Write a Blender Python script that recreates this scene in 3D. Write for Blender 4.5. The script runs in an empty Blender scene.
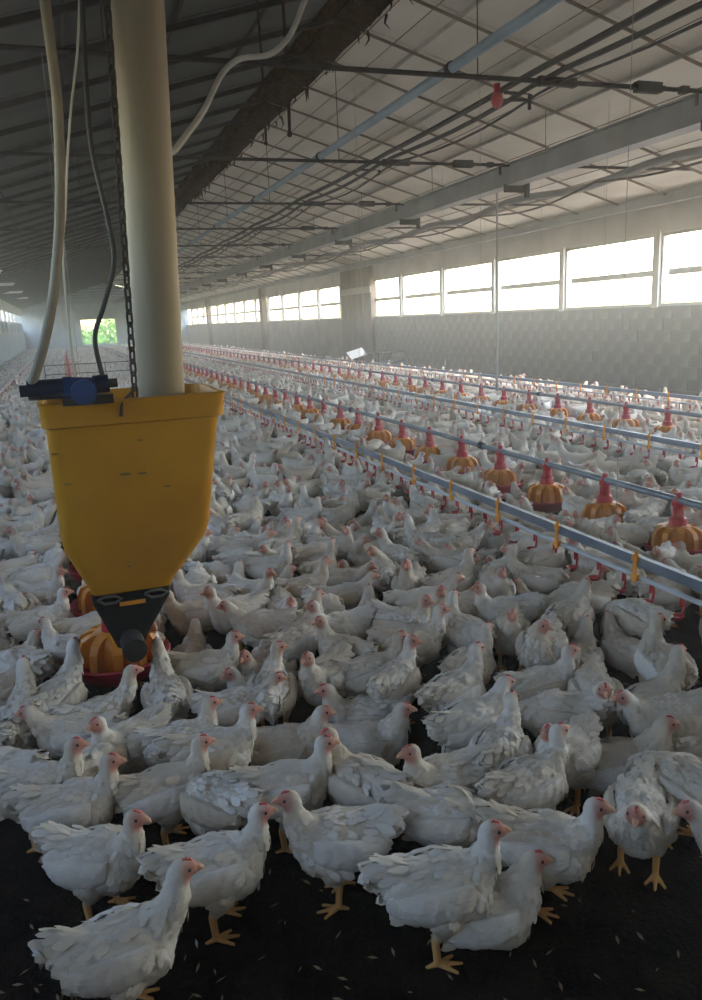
import bpy, math, random
import numpy as np
from mathutils import Vector, Matrix, noise
random.seed(7); rng = np.random.default_rng(7)
sc = bpy.context.scene
COL = sc.collection

# ------------------------------------------------------------------ camera
IW, IH, F = 702, 1000, 790.0
VPX, VPY, ROLL = 62, 330, 2.5            # vanishing point of the house axis, roll of the horizon
CAM = np.array([0.0, 0.0, 1.6])
def _ray(x, y): return np.array([(x-IW/2)/F, -(y-IH/2)/F, 1.0])
_Y = _ray(VPX, VPY); _Y /= np.linalg.norm(_Y)
_Z = np.cross(_Y, np.array([1, math.tan(math.radians(ROLL)), 0])); _Z /= np.linalg.norm(_Z)
if _Z[1] < 0: _Z = -_Z
_X = np.cross(_Y, _Z)
if _X[0] < 0: _X = -_X
RM = np.array([_X, _Y, _Z])              # world = RM @ camera(right, up, forward)
def at_z(x, y, z):
    r = RM @ _ray(x, y); return CAM + (z-CAM[2])/r[2]*r
def at_y(x, y, yy):
    r = RM @ _ray(x, y); return CAM + yy/r[1]*r
def proj(p):
    c = RM.T @ (np.asarray(p, float)-CAM); return IW/2+F*c[0]/c[2], IH/2-F*c[1]/c[2], c[2]
cd = bpy.data.cameras.new('camera'); cam = bpy.data.objects.new('camera', cd); COL.objects.link(cam)
cd.sensor_fit = 'VERTICAL'; cd.sensor_height = 36; cd.lens = F*36/IH; cd.clip_end = 500
r, u, fw = RM[:, 0], RM[:, 1], RM[:, 2]
cam.matrix_world = Matrix(((r[0], u[0], -fw[0], CAM[0]), (r[1], u[1], -fw[1], CAM[1]), (r[2], u[2], -fw[2], CAM[2]), (0, 0, 0, 1)))
sc.camera = cam

# ------------------------------------------------------------------ house dimensions
XR, XL, XC = 9.5, -2.7, 3.4              # right wall, left wall, ridge
ZE, ZR = 3.3, 5.07                       # eave and ridge heights
Y0, Y1 = -2.5, 66.0                      # near and far gables
SILL, WTOP = 1.56, 2.74
def roof_z(x): return ZR-(ZR-ZE)*abs(x-XC)/(XR-XC)

# ------------------------------------------------------------------ sky, sun, exposure
w = bpy.data.worlds.new('sky'); sc.world = w; w.use_nodes = True
nt = w.node_tree; nt.nodes.clear()
sky = nt.nodes.new('ShaderNodeTexSky'); sky.sky_type = 'NISHITA'; sky.sun_disc = False
sky.sun_elevation = math.radians(58); sky.sun_rotation = math.radians(90); sky.air_density = 1.2; sky.dust_density = 2.0; sky.ozone_density = 1.0
bg = nt.nodes.new('ShaderNodeBackground'); bg.inputs['Strength'].default_value = 2.3
out = nt.nodes.new('ShaderNodeOutputWorld')
hazy = nt.nodes.new('ShaderNodeMix'); hazy.data_type = 'RGBA'; hazy.blend_type = 'MULTIPLY'; hazy.inputs[0].default_value = 1; hazy.inputs[7].default_value = (1.04, .97, .89, 1)
nt.links.new(sky.outputs[0], hazy.inputs[6]); nt.links.new(hazy.outputs[2], bg.inputs[0]); nt.links.new(bg.outputs[0], out.inputs[0])
def light(name, kind, energy, loc, direction, color=(1, 1, 1), **kw):
    l = bpy.data.lights.new(name, kind); l.energy = energy; l.color = color
    for k, v in kw.items(): setattr(l, k, v)
    o = bpy.data.objects.new(name, l); COL.objects.link(o); o.location = loc
    o.rotation_euler = Vector(direction).to_track_quat('-Z', 'Y').to_euler(); return o
light('sun', 'SUN', 3.5, (30, 10, 40), (-0.50, 0.10, -0.86), (1, 0.95, 0.88), angle=math.radians(1.5))
def portal(name, loc, direction, sx, sy):
    o = light(name, 'AREA', 1, loc, direction, shape='RECTANGLE', size=sx, size_y=sy); o.data.cycles.is_portal = True; return o
# sampling portals in the real window openings (they emit nothing themselves)
YM, YL = (Y0+Y1)/2, Y1-Y0
pr = portal('window_portal_right', (XR+.02, YM, (SILL+WTOP)/2), (-1, 0, 0), 1, 1)
pl = portal('window_portal_left', (XL-.02, YM, (SILL+WTOP)/2), (1, 0, 0), 1, 1)
for o, sgn in ((pr, -1), (pl, 1)):       # long side along Y
    o.matrix_world = Matrix(((0, 0, -sgn, o.location.x), (1, 0, 0, YM), (0, -sgn, 0, o.location.z), (0, 0, 0, 1)))
    o.data.size = YL; o.data.size_y = WTOP-SILL
portal('window_portal_end', (2.7, Y1+.02, 1.35), (0, -1, 0), 2.7, 2.0)
vs = sc.view_settings; vs.view_transform = 'Standard'; vs.look = 'None'; vs.gamma = 1; vs.use_curve_mapping = False
vs.exposure = 0.40
cy = sc.cycles
cy.max_bounces = 8; cy.diffuse_bounces = 5; cy.glossy_bounces = 3; cy.transmission_bounces = 4; cy.volume_bounces = 1; cy.transparent_max_bounces = 8
cy.sample_clamp_indirect = 6.0; cy.use_denoising = True; cy.caustics_reflective = False; cy.caustics_refractive = False

# ------------------------------------------------------------------ materials
def mat(name, c1, c2=None, scale=6.0, rough=0.7, metal=0.0, bump=0.0, bscale=None, detail=4, spec=0.3, stretch=None):
    m = bpy.data.materials.new(name); m.use_nodes = True; t = m.node_tree; b = t.nodes['Principled BSDF']
    b.inputs['Roughness'].default_value = rough; b.inputs['Metallic'].default_value = metal
    b.inputs['Specular IOR Level'].default_value = spec
    tc = t.nodes.new('ShaderNodeTexCoord'); src = tc.outputs['Object']
    if stretch:
        mp = t.nodes.new('ShaderNodeMapping'); mp.inputs['Scale'].default_value = stretch; t.links.new(src, mp.inputs[0]); src = mp.outputs[0]
    n = t.nodes.new('ShaderNodeTexNoise'); n.inputs['Scale'].default_value = scale; n.inputs['Detail'].default_value = detail
    t.links.new(src, n.inputs['Vector'])
    cr = t.nodes.new('ShaderNodeValToRGB'); c2 = c2 or tuple(v*.75 for v in c1)
    cr.color_ramp.elements[0].position = .35; cr.color_ramp.elements[1].position = .68
    cr.color_ramp.elements[0].color = (*c2, 1); cr.color_ramp.elements[1].color = (*c1, 1)
    t.links.new(n.outputs['Fac'], cr.inputs[0]); t.links.new(cr.outputs[0], b.inputs['Base Color'])
    if bump:
        n2 = t.nodes.new('ShaderNodeTexNoise'); n2.inputs['Scale'].default_value = bscale or scale*5; n2.inputs['Detail'].default_value = 5
        t.links.new(src, n2.inputs['Vector'])
        bp = t.nodes.new('ShaderNodeBump'); bp.inputs['Strength'].default_value = bump; bp.inputs['Distance'].default_value = .02
        t.links.new(n2.outputs['Fac'], bp.inputs['Height']); t.links.new(bp.outputs[0], b.inputs['Normal'])
    return m
M = {
 'litter': mat('litter', (.026, .0175, .0115), (.009, .0065, .005), 9, .95, bump=.9, bscale=70, spec=.1),
 'mortar': mat('mortar', (.23, .20, .168), (.185, .16, .135), 5, .95, bump=.3),
 'block': mat('concrete_block', (.27, .235, .19), (.17, .148, .122), 1.7, .95, bump=.4, bscale=60, spec=.1),
 'plaster': mat('dusty_plaster', (.58, .56, .52), (.46, .445, .41), 1.2, .9, bump=.2),
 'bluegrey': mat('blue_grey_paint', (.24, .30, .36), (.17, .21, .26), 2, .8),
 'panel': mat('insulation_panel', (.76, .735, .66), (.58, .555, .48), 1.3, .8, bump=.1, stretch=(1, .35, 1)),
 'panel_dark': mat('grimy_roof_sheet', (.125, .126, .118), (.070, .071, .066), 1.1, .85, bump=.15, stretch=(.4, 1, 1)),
 'roofback': mat('roof_backing', (.22, .21, .19), None, 2, .9),
 'steel': mat('dusty_steel', (.16, .145, .12), (.085, .075, .062), 5, .8, metal=.1),
 'rafter': mat('rusty_pale_rafter', (.26, .22, .17), (.17, .14, .105), 5, .85),
 'darksteel': mat('dark_steel', (.060, .052, .045), (.03, .026, .022), 8, .75, metal=.2),
 'palebar': mat('pale_painted_bar', (.50, .48, .42), (.34, .32, .28), 3, .75),
 'dust': mat('brown_dust', (.075, .050, .030), (.032, .021, .013), 9, 1.0, bump=1.0, bscale=40, spec=0),
 'duct': mat('zinc_beam', (.36, .37, .36), (.27, .275, .27), 2, .6, metal=.2),
 'bluepipe': mat('pale_blue_pipe', (.34, .44, .50), (.26, .34, .39), 3, .5),
 'greypipe': mat('galvanised_pipe', (.22, .26, .31), (.15, .18, .22), 5, .4, metal=.45),
 'alubar': mat('aluminium_bar', (.19, .235, .30), (.13, .165, .215), 4, .4, metal=.3),
 'waterpipe': mat('white_water_pipe', (.52, .56, .60), (.40, .43, .47), 4, .4),
 'red': mat('red_plastic', (.46, .016, .024), (.34, .012, .018), 8, .45, spec=.5),
 'orange': mat('amber_plastic', (.66, .25, .012), (.50, .17, .008), 9, .45, spec=.5),
 'clip': mat('orange_plastic', (.80, .33, .03), (.62, .22, .02), 9, .5),
 'hopper': mat('yellow_plastic', (.52, .245, .008), (.42, .185, .006), 2.5, .5, spec=.4, bump=.04),
 'hopperdirt': mat('smeared_dust', (.30, .19, .05), (.18, .12, .04), 9, .8),
 'black': mat('black_plastic', (.012, .0115, .011), (.007, .007, .007), 8, .7, spec=.15),
 'cap': mat('dark_grey_plastic', (.030, .029, .027), (.020, .019, .018), 8, .7, spec=.15),
 'feed': mat('feed_mash', (.35, .24, .11), (.22, .14, .06), 60, .95, bump=.8, bscale=120),
 'pvc': mat('dusty_beige_pipe', (.30, .25, .175), (.23, .19, .13), 1.4, .55, stretch=(1, 1, .25)),
 'hose': mat('beige_hose', (.26, .225, .165), (.18, .155, .115), 6, .6),
 'palehose': mat('pale_cable', (.55, .53, .47), (.42, .40, .35), 6, .6),
 'blackcable': mat('black_cable', (.05, .047, .043), (.03, .028, .026), 6, .6),
 'blue': mat('deep_blue_plastic', (.012, .045, .16), (.008, .025, .09), 7, .4, spec=.5),
 'navy': mat('navy_plastic', (.010, .016, .045), (.007, .010, .024), 7, .4, spec=.5),
 'white': mat('white_board', (.85, .86, .86), (.75, .76, .76), 3, .6),
 'brownwood': mat('brown_boarding', (.20, .155, .115), (.13, .10, .075), 4, .85, stretch=(1, 1, .3)),
 'curtain': mat('rolled_curtain', (.48, .47, .45), (.38, .37, .35), 3, .8),
 'apron': mat('pale_bounce_ground', (.42, .38, .32), (.32, .29, .24), .6, .95, bump=.3),
 'grass': mat('grass', (.16, .30, .05), (.08, .18, .03), 2, .9, bump=.5),
 'leaf': mat('foliage', (.14, .30, .05), (.06, .16, .02), 3, .8),
 'bark': mat('bark', (.12, .09, .06), None, 6, .9),
 'beak': mat('horn_beak', (.72, .42, .26), (.58, .30, .19), 30, .45, spec=.4),
 'comb': mat('pink_comb', (.62, .13, .11), (.48, .09, .08), 40, .6),
 'eye': mat('dark_eye', (.02, .012, .008), (.012, .008, .006), 30, .12, spec=.7),
 'straw': mat('wood_shaving', (.32, .23, .14), (.20, .14, .085), 30, .9),
 'down': mat('shed_feather', (.72, .70, .66), None, 30, .9),
}
def plumage(name, per_object):
    m = bpy.data.materials.new(name); m.use_nodes = True; t = m.node_tree; b = t.nodes['Principled BSDF']
    b.inputs['Roughness'].default_value = .85; b.inputs['Specular IOR Level'].default_value = .12
    at = t.nodes.new('ShaderNodeAttribute'); at.attribute_name = 'tint'
    sp = t.nodes.new('ShaderNodeSeparateColor'); t.links.new(at.outputs['Color'], sp.inputs[0])
    tc = t.nodes.new('ShaderNodeTexCoord')
    n = t.nodes.new('ShaderNodeTexNoise'); n.inputs['Scale'].default_value = 9; n.inputs['Detail'].default_value = 4
    t.links.new(tc.outputs['Object'], n.inputs['Vector'])
    def mix(a, bb, fac, mode='MIX'):
        x = t.nodes.new('ShaderNodeMix'); x.data_type = 'RGBA'; x.blend_type = mode
        for sock, v in ((x.inputs[0], fac), (x.inputs[6], a), (x.inputs[7], bb)):
            if hasattr(v, 'is_output'): t.links.new(v, sock)
            else: sock.default_value = v
        return x.outputs[2]
    def rampf(v, lo, hi, to0=0.0, to1=1.0):
        x = t.nodes.new('ShaderNodeMapRange'); t.links.new(v, x.inputs[0])
        for i, q in enumerate((lo, hi, to0, to1)): x.inputs[1+i].default_value = q
        return x.outputs[0]
    white = mix((.74, .71, .66, 1), (.62, .565, .47, 1), rampf(n.outputs['Fac'], .42, .72))
    if per_object:
        oi = t.nodes.new('ShaderNodeObjectInfo'); rnd = oi.outputs['Random']
        n.noise_dimensions = '4D'
        mm = t.nodes.new('ShaderNodeMath'); mm.operation = 'MULTIPLY'; mm.inputs[1].default_value = 40; t.links.new(rnd, mm.inputs[0]); t.links.new(mm.outputs[0], n.inputs['W'])
        dirt = rampf(rnd, .15, 1.0, 0.0, .8)
    else:
        dirt = rampf(at.outputs['Alpha'], .15, 1.0, 0.0, .8)
    white = mix(white, (.55, .455, .335, 1), dirt)
    white = mix(white, (.42, .33, .22, 1), sp.outputs[2])           # soiled belly and rump
    c = mix(white, (.50, .235, .185, 1), sp.outputs[0])               # bare pink face
    c = mix(c, (.66, .36, .13, 1), sp.outputs[1])                   # shanks
    t.links.new(c, b.inputs['Base Color'])
    w1 = t.nodes.new('ShaderNodeTexNoise'); w1.inputs['Scale'].default_value = 55; w1.inputs['Detail'].default_value = 4
    mp = t.nodes.new('ShaderNodeMapping'); mp.inputs['Scale'].default_value = (.5, 1, 1.2); t.links.new(tc.outputs['Object'], mp.inputs[0]); t.links.new(mp.outputs[0], w1.inputs['Vector'])
    bp = t.nodes.new('ShaderNodeBump'); bp.inputs['Strength'].default_value = .55; bp.inputs['Distance'].default_value = .006
    t.links.new(w1.outputs['Fac'], bp.inputs['Height']); t.links.new(bp.outputs[0], b.inputs['Normal'])
    return m
M['plumage'] = plumage('white_plumage', True)
M['plumage_flock'] = plumage('white_plumage_flock', False)

# ------------------------------------------------------------------ mesh helpers
class MB:
    def __init__(s): s.v = []; s.f = []
    def add(s, vs, fs):
        o = len(s.v); s.v += [tuple(p) for p in vs]; s.f += [tuple(i+o for i in q) for q in fs]; return s
    def box(s, lo, hi, mtx=None):
        x0, y0, z0 = lo; x1, y1, z1 = hi
        vs = [Vector(p) for p in ((x0, y0, z0), (x1, y0, z0), (x1, y1, z0), (x0, y1, z0), (x0, y0, z1), (x1, y0, z1), (x1, y1, z1), (x0, y1, z1))]
        if mtx: vs = [mtx @ p for p in vs]
        return s.add(vs, [(3, 2, 1, 0), (4, 5, 6, 7), (0, 1, 5, 4), (1, 2, 6, 5), (2, 3, 7, 6), (3, 0, 4, 7)])
    def beam(s, a, b, wx, wz):                                      # rectangular bar from a to b
        a = Vector(a); b = Vector(b); d = (b-a); L = d.length; d.normalize()
        up = Vector((0, 0, 1)) if abs(d.z) < .9 else Vector((0, 1, 0)); si = d.cross(up).normalized(); up = si.cross(d)
        m = Matrix(((si.x, d.x, up.x, a.x), (si.y, d.y, up.y, a.y), (si.z, d.z, up.z, a.z), (0, 0, 0, 1)))
        return s.box((-wx/2, 0, -wz/2), (wx/2, L, wz/2), m)
    def tube(s, pts, r, n=8, cap=True, taper=None):
        pts = [Vector(p) for p in pts]; o = []; rings = []
        prev = None
        for i, p in enumerate(pts):
            d = (pts[min(i+1, len(pts)-1)]-pts[max(i-1, 0)]).normalized()
            if prev is None:
                ref = Vector((0, 0, 1)) if abs(d.z) < .9 else Vector((1, 0, 0)); a = d.cross(ref).normalized()
            else: a = (prev-d*prev.dot(d)).normalized()
            prev = a; b = d.cross(a); rr = r if taper is None else taper[i]
            rings.append([p+(a*math.cos(2*math.pi*k/n)+b*math.sin(2*math.pi*k/n))*rr for k in range(n)])
        vs = [q for rg in rings for q in rg]; fs = []
        for i in range(len(pts)-1):
            for k in range(n): fs.append((i*n+k, i*n+(k+1) % n, (i+1)*n+(k+1) % n, (i+1)*n+k))
        if cap: fs.append(tuple(reversed(range(n)))); fs.append(tuple(range((len(pts)-1)*n, len(pts)*n)))
        return s.add(vs, fs)
    def lathe(s, prof, n=20, c=(0, 0, 0), close=False):            # prof: (radius, z)
        vs = [(c[0]+r*math.cos(2*math.pi*k/n), c[1]+r*math.sin(2*math.pi*k/n), c[2]+z) for r, z in prof for k in range(n)]; fs = []
        m = len(prof)
        for i in range(m-1 if not close else m):
            j = (i+1) % m
            for k in range(n): fs.append((i*n+k, i*n+(k+1) % n, j*n+(k+1) % n, j*n+k))
        return s.add(vs, fs)
    def sphere(s, c, r, n=10, m=6, sc_=(1, 1, 1)):
        vs = []; fs = []
        for i in range(m+1):
            t = math.pi*i/m
            for k in range(n):
                p = 2*math.pi*k/n; vs.append((c[0]+r*sc_[0]*math.sin(t)*math.cos(p), c[1]+r*sc_[1]*math.sin(t)*math.sin(p), c[2]+r*sc_[2]*math.cos(t)))
        for i in range(m):
            for k in range(n): fs.append((i*n+k, (i+1)*n+k, (i+1)*n+(k+1) % n, i*n+(k+1) % n))
        return s.add(vs, fs)
    def mesh(s, name, m=None, smooth=True):
        me = bpy.data.meshes.new(name); me.from_pydata(s.v, [], s.f); me.update()
        if m: me.materials.append(M[m] if isinstance(m, str) else m)
        if smooth:
            me.polygons.foreach_set('use_smooth', [True]*len(me.polygons))
            try: me.set_sharp_from_angle(angle=math.radians(40))
            except Exception: pass
        return me
    def build(s, name, m, parent=None, smooth=True): return link(name, s.mesh(name, m, smooth), parent)
def link(name, me, parent=None):
    o = bpy.data.objects.new(name, me); COL.objects.link(o)
    if parent: o.parent = parent
    return o
def tag(o, label=None, cat=None, group=None, kind=None):
    if label: o['label'] = label
    if cat: o['category'] = cat
    if group: o['group'] = group
    if kind: o['kind'] = kind
    return o
def thing(name, label, cat, loc=(0, 0, 0), group=None, rz=0):
    o = link(name, None); o.location = loc; o.rotation_euler.z = rz; o.empty_display_size = .1
    return tag(o, label, cat, group)
def smooth_path(pts, k=8):                                          # Catmull-Rom
    P = [Vector(p) for p in pts]; P = [P[0]*2-P[1]]+P+[P[-1]*2-P[-2]]; o = []
    for i in range(1, len(P)-2):
        a, b, c, d = P[i-1:i+3]
        for j in range(k):
            t = j/k; o.append(.5*((2*b)+(c-a)*t+(2*a-5*b+4*c-d)*t*t+(3*b-a-3*c+d)*t**3))
    o.append(P[-2]); return o

# ================================================================== THE SETTING
# floor of dark litter, uneven near the camera
def litter_floor():
    xs = np.concatenate([np.linspace(XL-.3, -1.0, 8), np.linspace(-.9, 3.2, 110), np.linspace(3.4, XR+.3, 14)])
    ys = np.concatenate([np.linspace(Y0-.3, .7, 6), np.linspace(.8, 5, 110), np.linspace(5.6, Y1+.3, 40)])
    vs = []
    for y in ys:
        for x in xs:
            z = 0
            if -.9 < x < 3.2 and .8 < y < 5:
                z = .010*noise.noise(Vector((x*3, y*3, 0)))+.006*noise.noise(Vector((x*14, y*14, 3)))-.008
            vs.append((x, y, z-.002))
    nx = len(xs); fs = [(j*nx+i, j*nx+i+1, (j+1)*nx+i+1, (j+1)*nx+i) for j in range(len(ys)-1) for i in range(nx-1)]
    return tag(MB().add(vs, fs).build('floor', 'litter'), 'dark brown trodden litter floor of the poultry house', 'floor', kind='structure')
litter_floor()
gr = MB().box((-60, -40, -.4), (80, 67, -.12)).build('ground', 'apron', smooth=False)  # unseen; made pale so no green light bounces onto the ceiling
tag(gr, 'unseen ground around the poultry house, made pale for its bounce light', 'ground', kind='structure')
gr = MB().box((-60, 67, -.4), (80, 160, -.11)).build('lawn', 'grass', smooth=False)
tag(gr, 'grass outside the far end of the poultry house', 'ground', kind='structure')

# right wall: concrete blocks up to the sill, posts, band of windows, header
POSTW = .15
RPOSTS = [11.25+2.72*k for k in range(-5, 21) if 11.25+2.72*k < Y1-.5]
BIG = (24.3, 27.2)
wr = MB().box((XR+.015, Y0, -.1), (XR+.20, Y1, SILL)).build('wall_right', 'mortar', smooth=False)
tag(wr, 'grey concrete block wall below the right-hand band of windows', 'wall', kind='structure')
BL, BH = .42, .195
bm_block = MB().box((0, -BL/2+.006, .006), (.03, BL/2-.006, BH-.006)).mesh('block', 'block', smooth=False)
rest = MB(); nb = 0
rows = int(SILL/BH)
for j in range(int((Y1-Y0)/BL)):
    for i in range(rows):
        y = Y0+.3+j*BL+(BL/2 if i % 2 else 0)
        if y > Y1-.3: continue
        dx = random.uniform(-.006, .004)
        if 8.2 < y < 24 and nb < 300:
            b = link('block', bm_block, wr); b.location = (XR+dx, y, i*BH); nb += 1
        else:
            rest.box((XR+dx, y-BL/2+.006, i*BH+.006), (XR+.03+dx, y+BL/2-.006, i*BH+BH-.006))
tag(rest.build('block_courses', 'block', wr, smooth=False), kind='stuff')
# the window band of each long wall: posts, header and sill as parts of a wall, bays as windows
def side_band(side, x, posts, first):
    s = 1 if side == 'right' else -1
    hd = MB().box((min(x, x+s*.12), Y0, WTOP), (max(x, x+s*.12), Y1, ZE+.05)).build('wall_%s_header' % side, 'plaster', smooth=False)
    tag(hd, 'dusty pale strip of wall above the %s-hand windows' % side, 'wall', kind='structure')
    for k, y in enumerate(posts):
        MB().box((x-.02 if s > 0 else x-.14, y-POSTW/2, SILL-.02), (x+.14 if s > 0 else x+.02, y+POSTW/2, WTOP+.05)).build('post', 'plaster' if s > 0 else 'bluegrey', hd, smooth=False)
    n = first
    edges = list(posts)
    for a, b in zip(edges[:-1], edges[1:]):
        if s > 0 and a < BIG[1] and b > BIG[0]: pass
        wnd = link('window_%d' % n, None); wnd.location = (x+s*.06, (a+b)/2, SILL)
        tag(wnd, 'bright open window bay %d along the %s side wall' % (n-first+1, side), 'window', kind='structure'); n += 1
        h = (b-a-POSTW)/2
        fr = MB(); fr.box((-.03, -h, 0), (.03, h, .05)); fr.box((-.03, -h, WTOP-SILL-.05), (.03, h, WTOP-SILL)); fr.box((-.03, -h, .05), (.03, -h+.04, WTOP-SILL-.05)); fr.box((-.03, h-.04, .05), (.03, h, WTOP-SILL-.05))
        fr.build('window_frame', 'palebar', wnd, smooth=False)
        if s < 0: MB().box((-.028, -h+.04, .05), (-.012, h-.04, .62)).build('light_block_sheet', 'bluegrey', wnd, smooth=False)  # sheet added to cut the light from the left openings
        MB().box((-.02, -h+.04, .50), (.02, h*.86, .60)).build('window_rail', 'curtain', wnd, smooth=False)
    return n
nw = side_band('right', XR, RPOSTS, 1)
LPOSTS = [Y0+.3+3.47*k for k in range(20) if Y0+.3+3.47*k < Y1]
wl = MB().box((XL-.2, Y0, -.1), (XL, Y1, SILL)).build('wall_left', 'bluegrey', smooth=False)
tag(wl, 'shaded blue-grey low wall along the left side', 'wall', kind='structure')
nw = side_band('left', XL, LPOSTS, nw)
# gables
OX0, OX1, OZ0, OZ1 = 1.35, 4.05, .38, 2.35
def gable(y0, y1, opening):
    m = MB()
    def poly(pts):
        n = len(pts); vs = [(x, y0, z) for x, z in pts]+[(x, y1, z) for x, z in pts]
        m.add(vs, [tuple(range(n)), tuple(reversed(range(n, 2*n)))]+[(i, i+n, (i+1) % n+n, (i+1) % n) for i in range(n)])
    if not opening: poly([(XL-.2, -.1), (XR+.2, -.1), (XR+.2, ZE), (XC, ZR), (XL-.2, ZE)])
    else:
        poly([(XL-.2, -.1), (OX0, -.1), (OX0, roof_z(OX0)), (XL-.2, ZE)]); poly([(OX1, -.1), (XR+.2, -.1), (XR+.2, ZE), (OX1, roof_z(OX1))])
        poly([(OX0, -.1), (OX1, -.1), (OX1, OZ0), (OX0, OZ0)]); poly([(OX0, OZ1), (OX1, OZ1), (OX1, roof_z(OX1)), (XC, ZR), (OX0, roof_z(OX0))])
    return m
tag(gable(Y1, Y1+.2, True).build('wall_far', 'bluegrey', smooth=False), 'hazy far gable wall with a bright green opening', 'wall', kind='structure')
tag(gable(Y0-.2, Y0, False).build('wall_near', 'plaster', smooth=False), 'gable wall behind the viewer', 'wall', kind='structure')
we = link('window_%d' % nw, None); we.location = ((OX0+OX1)/2, Y1+.08, OZ0)
tag(we, 'square opening in the far gable showing pale green outdoors', 'window', kind='structure')
ww, hh = (OX1-OX0)/2, OZ1-OZ0
m = MB(); m.box((-ww, -.05, 0), (-ww+.07, .05, hh)); m.box((ww-.07, -.05, 0), (ww, .05, hh)); m.box((-ww, -.05, 0), (ww, .05, .07)); m.box((-ww, -.05, hh-.07), (ww, .05, hh))
m.build('window_frame', 'palebar', we, smooth=False)
MB().box((-.30, -.03, .07), (-.25, .03, hh-.07)).build('window_mullion', 'palebar', we, smooth=False)

# big boxed column on the right wall
cl = thing('boxed_column', 'brown boxed column against the right wall between two window runs', 'column', (XR, sum(BIG)/2, 0))
hb = (BIG[1]-BIG[0])/2
MB().box((-.10, -hb, 0), (.10, hb, ZE)).build('column_body', 'brownwood', cl, smooth=False)
MB().box((-.13, -hb-.03, 2.35), (-.10, hb+.03, 2.55)).build('band_board', 'palebar', cl, smooth=False)
for dy in (-.7, 0, .7): MB().box((-.112, dy-.02, 0), (-.10, dy+.02, 2.35)).build('batten', 'brownwood', cl, smooth=False)
for k, y in enumerate((39.0, 54.6)):
    o = MB().box((XR-.22, y-.3, 0), (XR+.02, y+.3, ZE)).build('wall_pier', 'brownwood', smooth=False)
    tag(o, 'dark pier on the right wall, %s of the two beyond the boxed column' % ('nearer', 'farther')[k], 'pier')

# roof: backing skin, panels, purlins, rafters
def slope_x(side, t): return XC+(XR+.1-XC)*t if side == 'right' else XC-(XC-XL+.1)*t
RAF = [y for y in np.arange(.42-2*1.157, Y1, 1.157)]
for side in ('right', 'left'):
    m = MB(); xe = slope_x(side, 1)
    vs = [(XC, Y0-.2, ZR+.03), (xe, Y0-.2, ZE+.03), (xe, Y1+.2, ZE+.03), (XC, Y1+.2, ZR+.03)]
    vs += [(x, y, z+.12) for x, y, z in vs]
    m.add(vs, [(0, 1, 2, 3), (7, 6, 5, 4), (0, 4, 5, 1), (1, 5, 6, 2), (2, 6, 7, 3), (3, 7, 4, 0)])
    ce = m.build('ceiling_'+side, 'roofback', smooth=False)
    tag(ce, 'pale insulated underside of the right roof slope' if side == 'right' else 'dark grimy underside of the left roof slope', 'ceiling', kind='structure')
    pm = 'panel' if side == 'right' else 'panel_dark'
    def panel(m, ya, yb, ta, tb):
        g = .008; a, b = slope_x(side, ta), slope_x(side, tb)
        q = [(a, ya+g), (b, ya+g), (b, yb-g), (a, yb-g)]
        j = random.uniform(-.004, .004)
        v = [(x, y, roof_z(x)-.012+j) for x, y in q]+[(x, y, roof_z(x)+.035) for x, y in q]
        m.add(v, [(0, 3, 2, 1), (4, 5, 6, 7), (0, 1, 5, 4), (1, 2, 6, 5), (2, 3, 7, 6), (3, 0, 4, 7)])
    rest = MB()
    TS = [.01, .17, .33, .50, .66, .83, .99]
    for ya, yb in zip(RAF[:-1], RAF[1:]):
        for ta, tb in zip(TS[:-1], TS[1:]):
            if 1 < ya < 26:
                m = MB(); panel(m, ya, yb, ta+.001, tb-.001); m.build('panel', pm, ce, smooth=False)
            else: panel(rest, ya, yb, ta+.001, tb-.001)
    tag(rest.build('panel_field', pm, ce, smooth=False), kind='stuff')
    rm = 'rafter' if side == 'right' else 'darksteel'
    for y in RAF:
        a, b = slope_x(side, 0), slope_x(side, 1)
        MB().beam((a, y, roof_z(a)-.075), (b, y, roof_z(b)-.075), .022 if side == 'right' else .04, .03 if side == 'right' else .06).build('rafter', rm, ce, smooth=False)
    for t in TS[1:-1]:
        x = slope_x(side, t); MB().beam((x, Y0, roof_z(x)-.032), (x, Y1, roof_z(x)-.032), .03, .04).build('purlin', 'palebar' if side == 'right' else rm, ce, smooth=False)
    if side == 'right':
        for t in (.06, .115, .25, .29, .42, .58, .74, .78):
            x = slope_x(side, t); MB().tube([(x, Y0, roof_z(x)-.105), (x, Y1, roof_z(x)-.105)], .007, 5).build('wire', 'rafter', ce)
# ridge: dark dusty vent slot with hanging dust
rb = MB()
for s, wd in ((-1, .26), (1, .36)):
    n = 150; ys = np.linspace(Y0, Y1, n)
    vs = []; fs = []
    for i, y in enumerate(ys):
        e = wd+.07*noise.noise(Vector((y*1.7, s*3, 0)))+.04*noise.noise(Vector((y*5, s*3, 7)))
        for q, (dx, dz) in enumerate(((0, -.06), (e*.5, -.075-.03*noise.noise(Vector((y*4, s, 1)))), (e, -.05))): vs.append((XC+s*dx, y, roof_z(XC+s*dx)+dz))
    for i in range(n-1):
        for q in range(2): fs.append((i*3+q, i*3+q+1, (i+1)*3+q+1, (i+1)*3+q))
    rb.add(vs, fs)
ro = rb.build('ridge_vent', 'dust'); ro.data.update()
tag(ro, 'dark brown dust-caked vent strip along the roof ridge', 'ridge vent')
sm = ro.modifiers.new('thickness', 'SOLIDIFY'); sm.thickness = .03
cob = MB()
for i in range(260):
    y = random.uniform(2, 22); x = XC+random.uniform(-.32, .42); z = roof_z(x)-.07; L = random.uniform(.05, .22)
    cob.tube([(x, y, z), (x+random.uniform(-.03, .03), y+random.uniform(-.04, .04), z-L*.6), (x+random.uniform(-.05, .05), y+random.uniform(-.06, .06), z-L)], .01, 4, taper=[.02, .012, .003])
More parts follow.
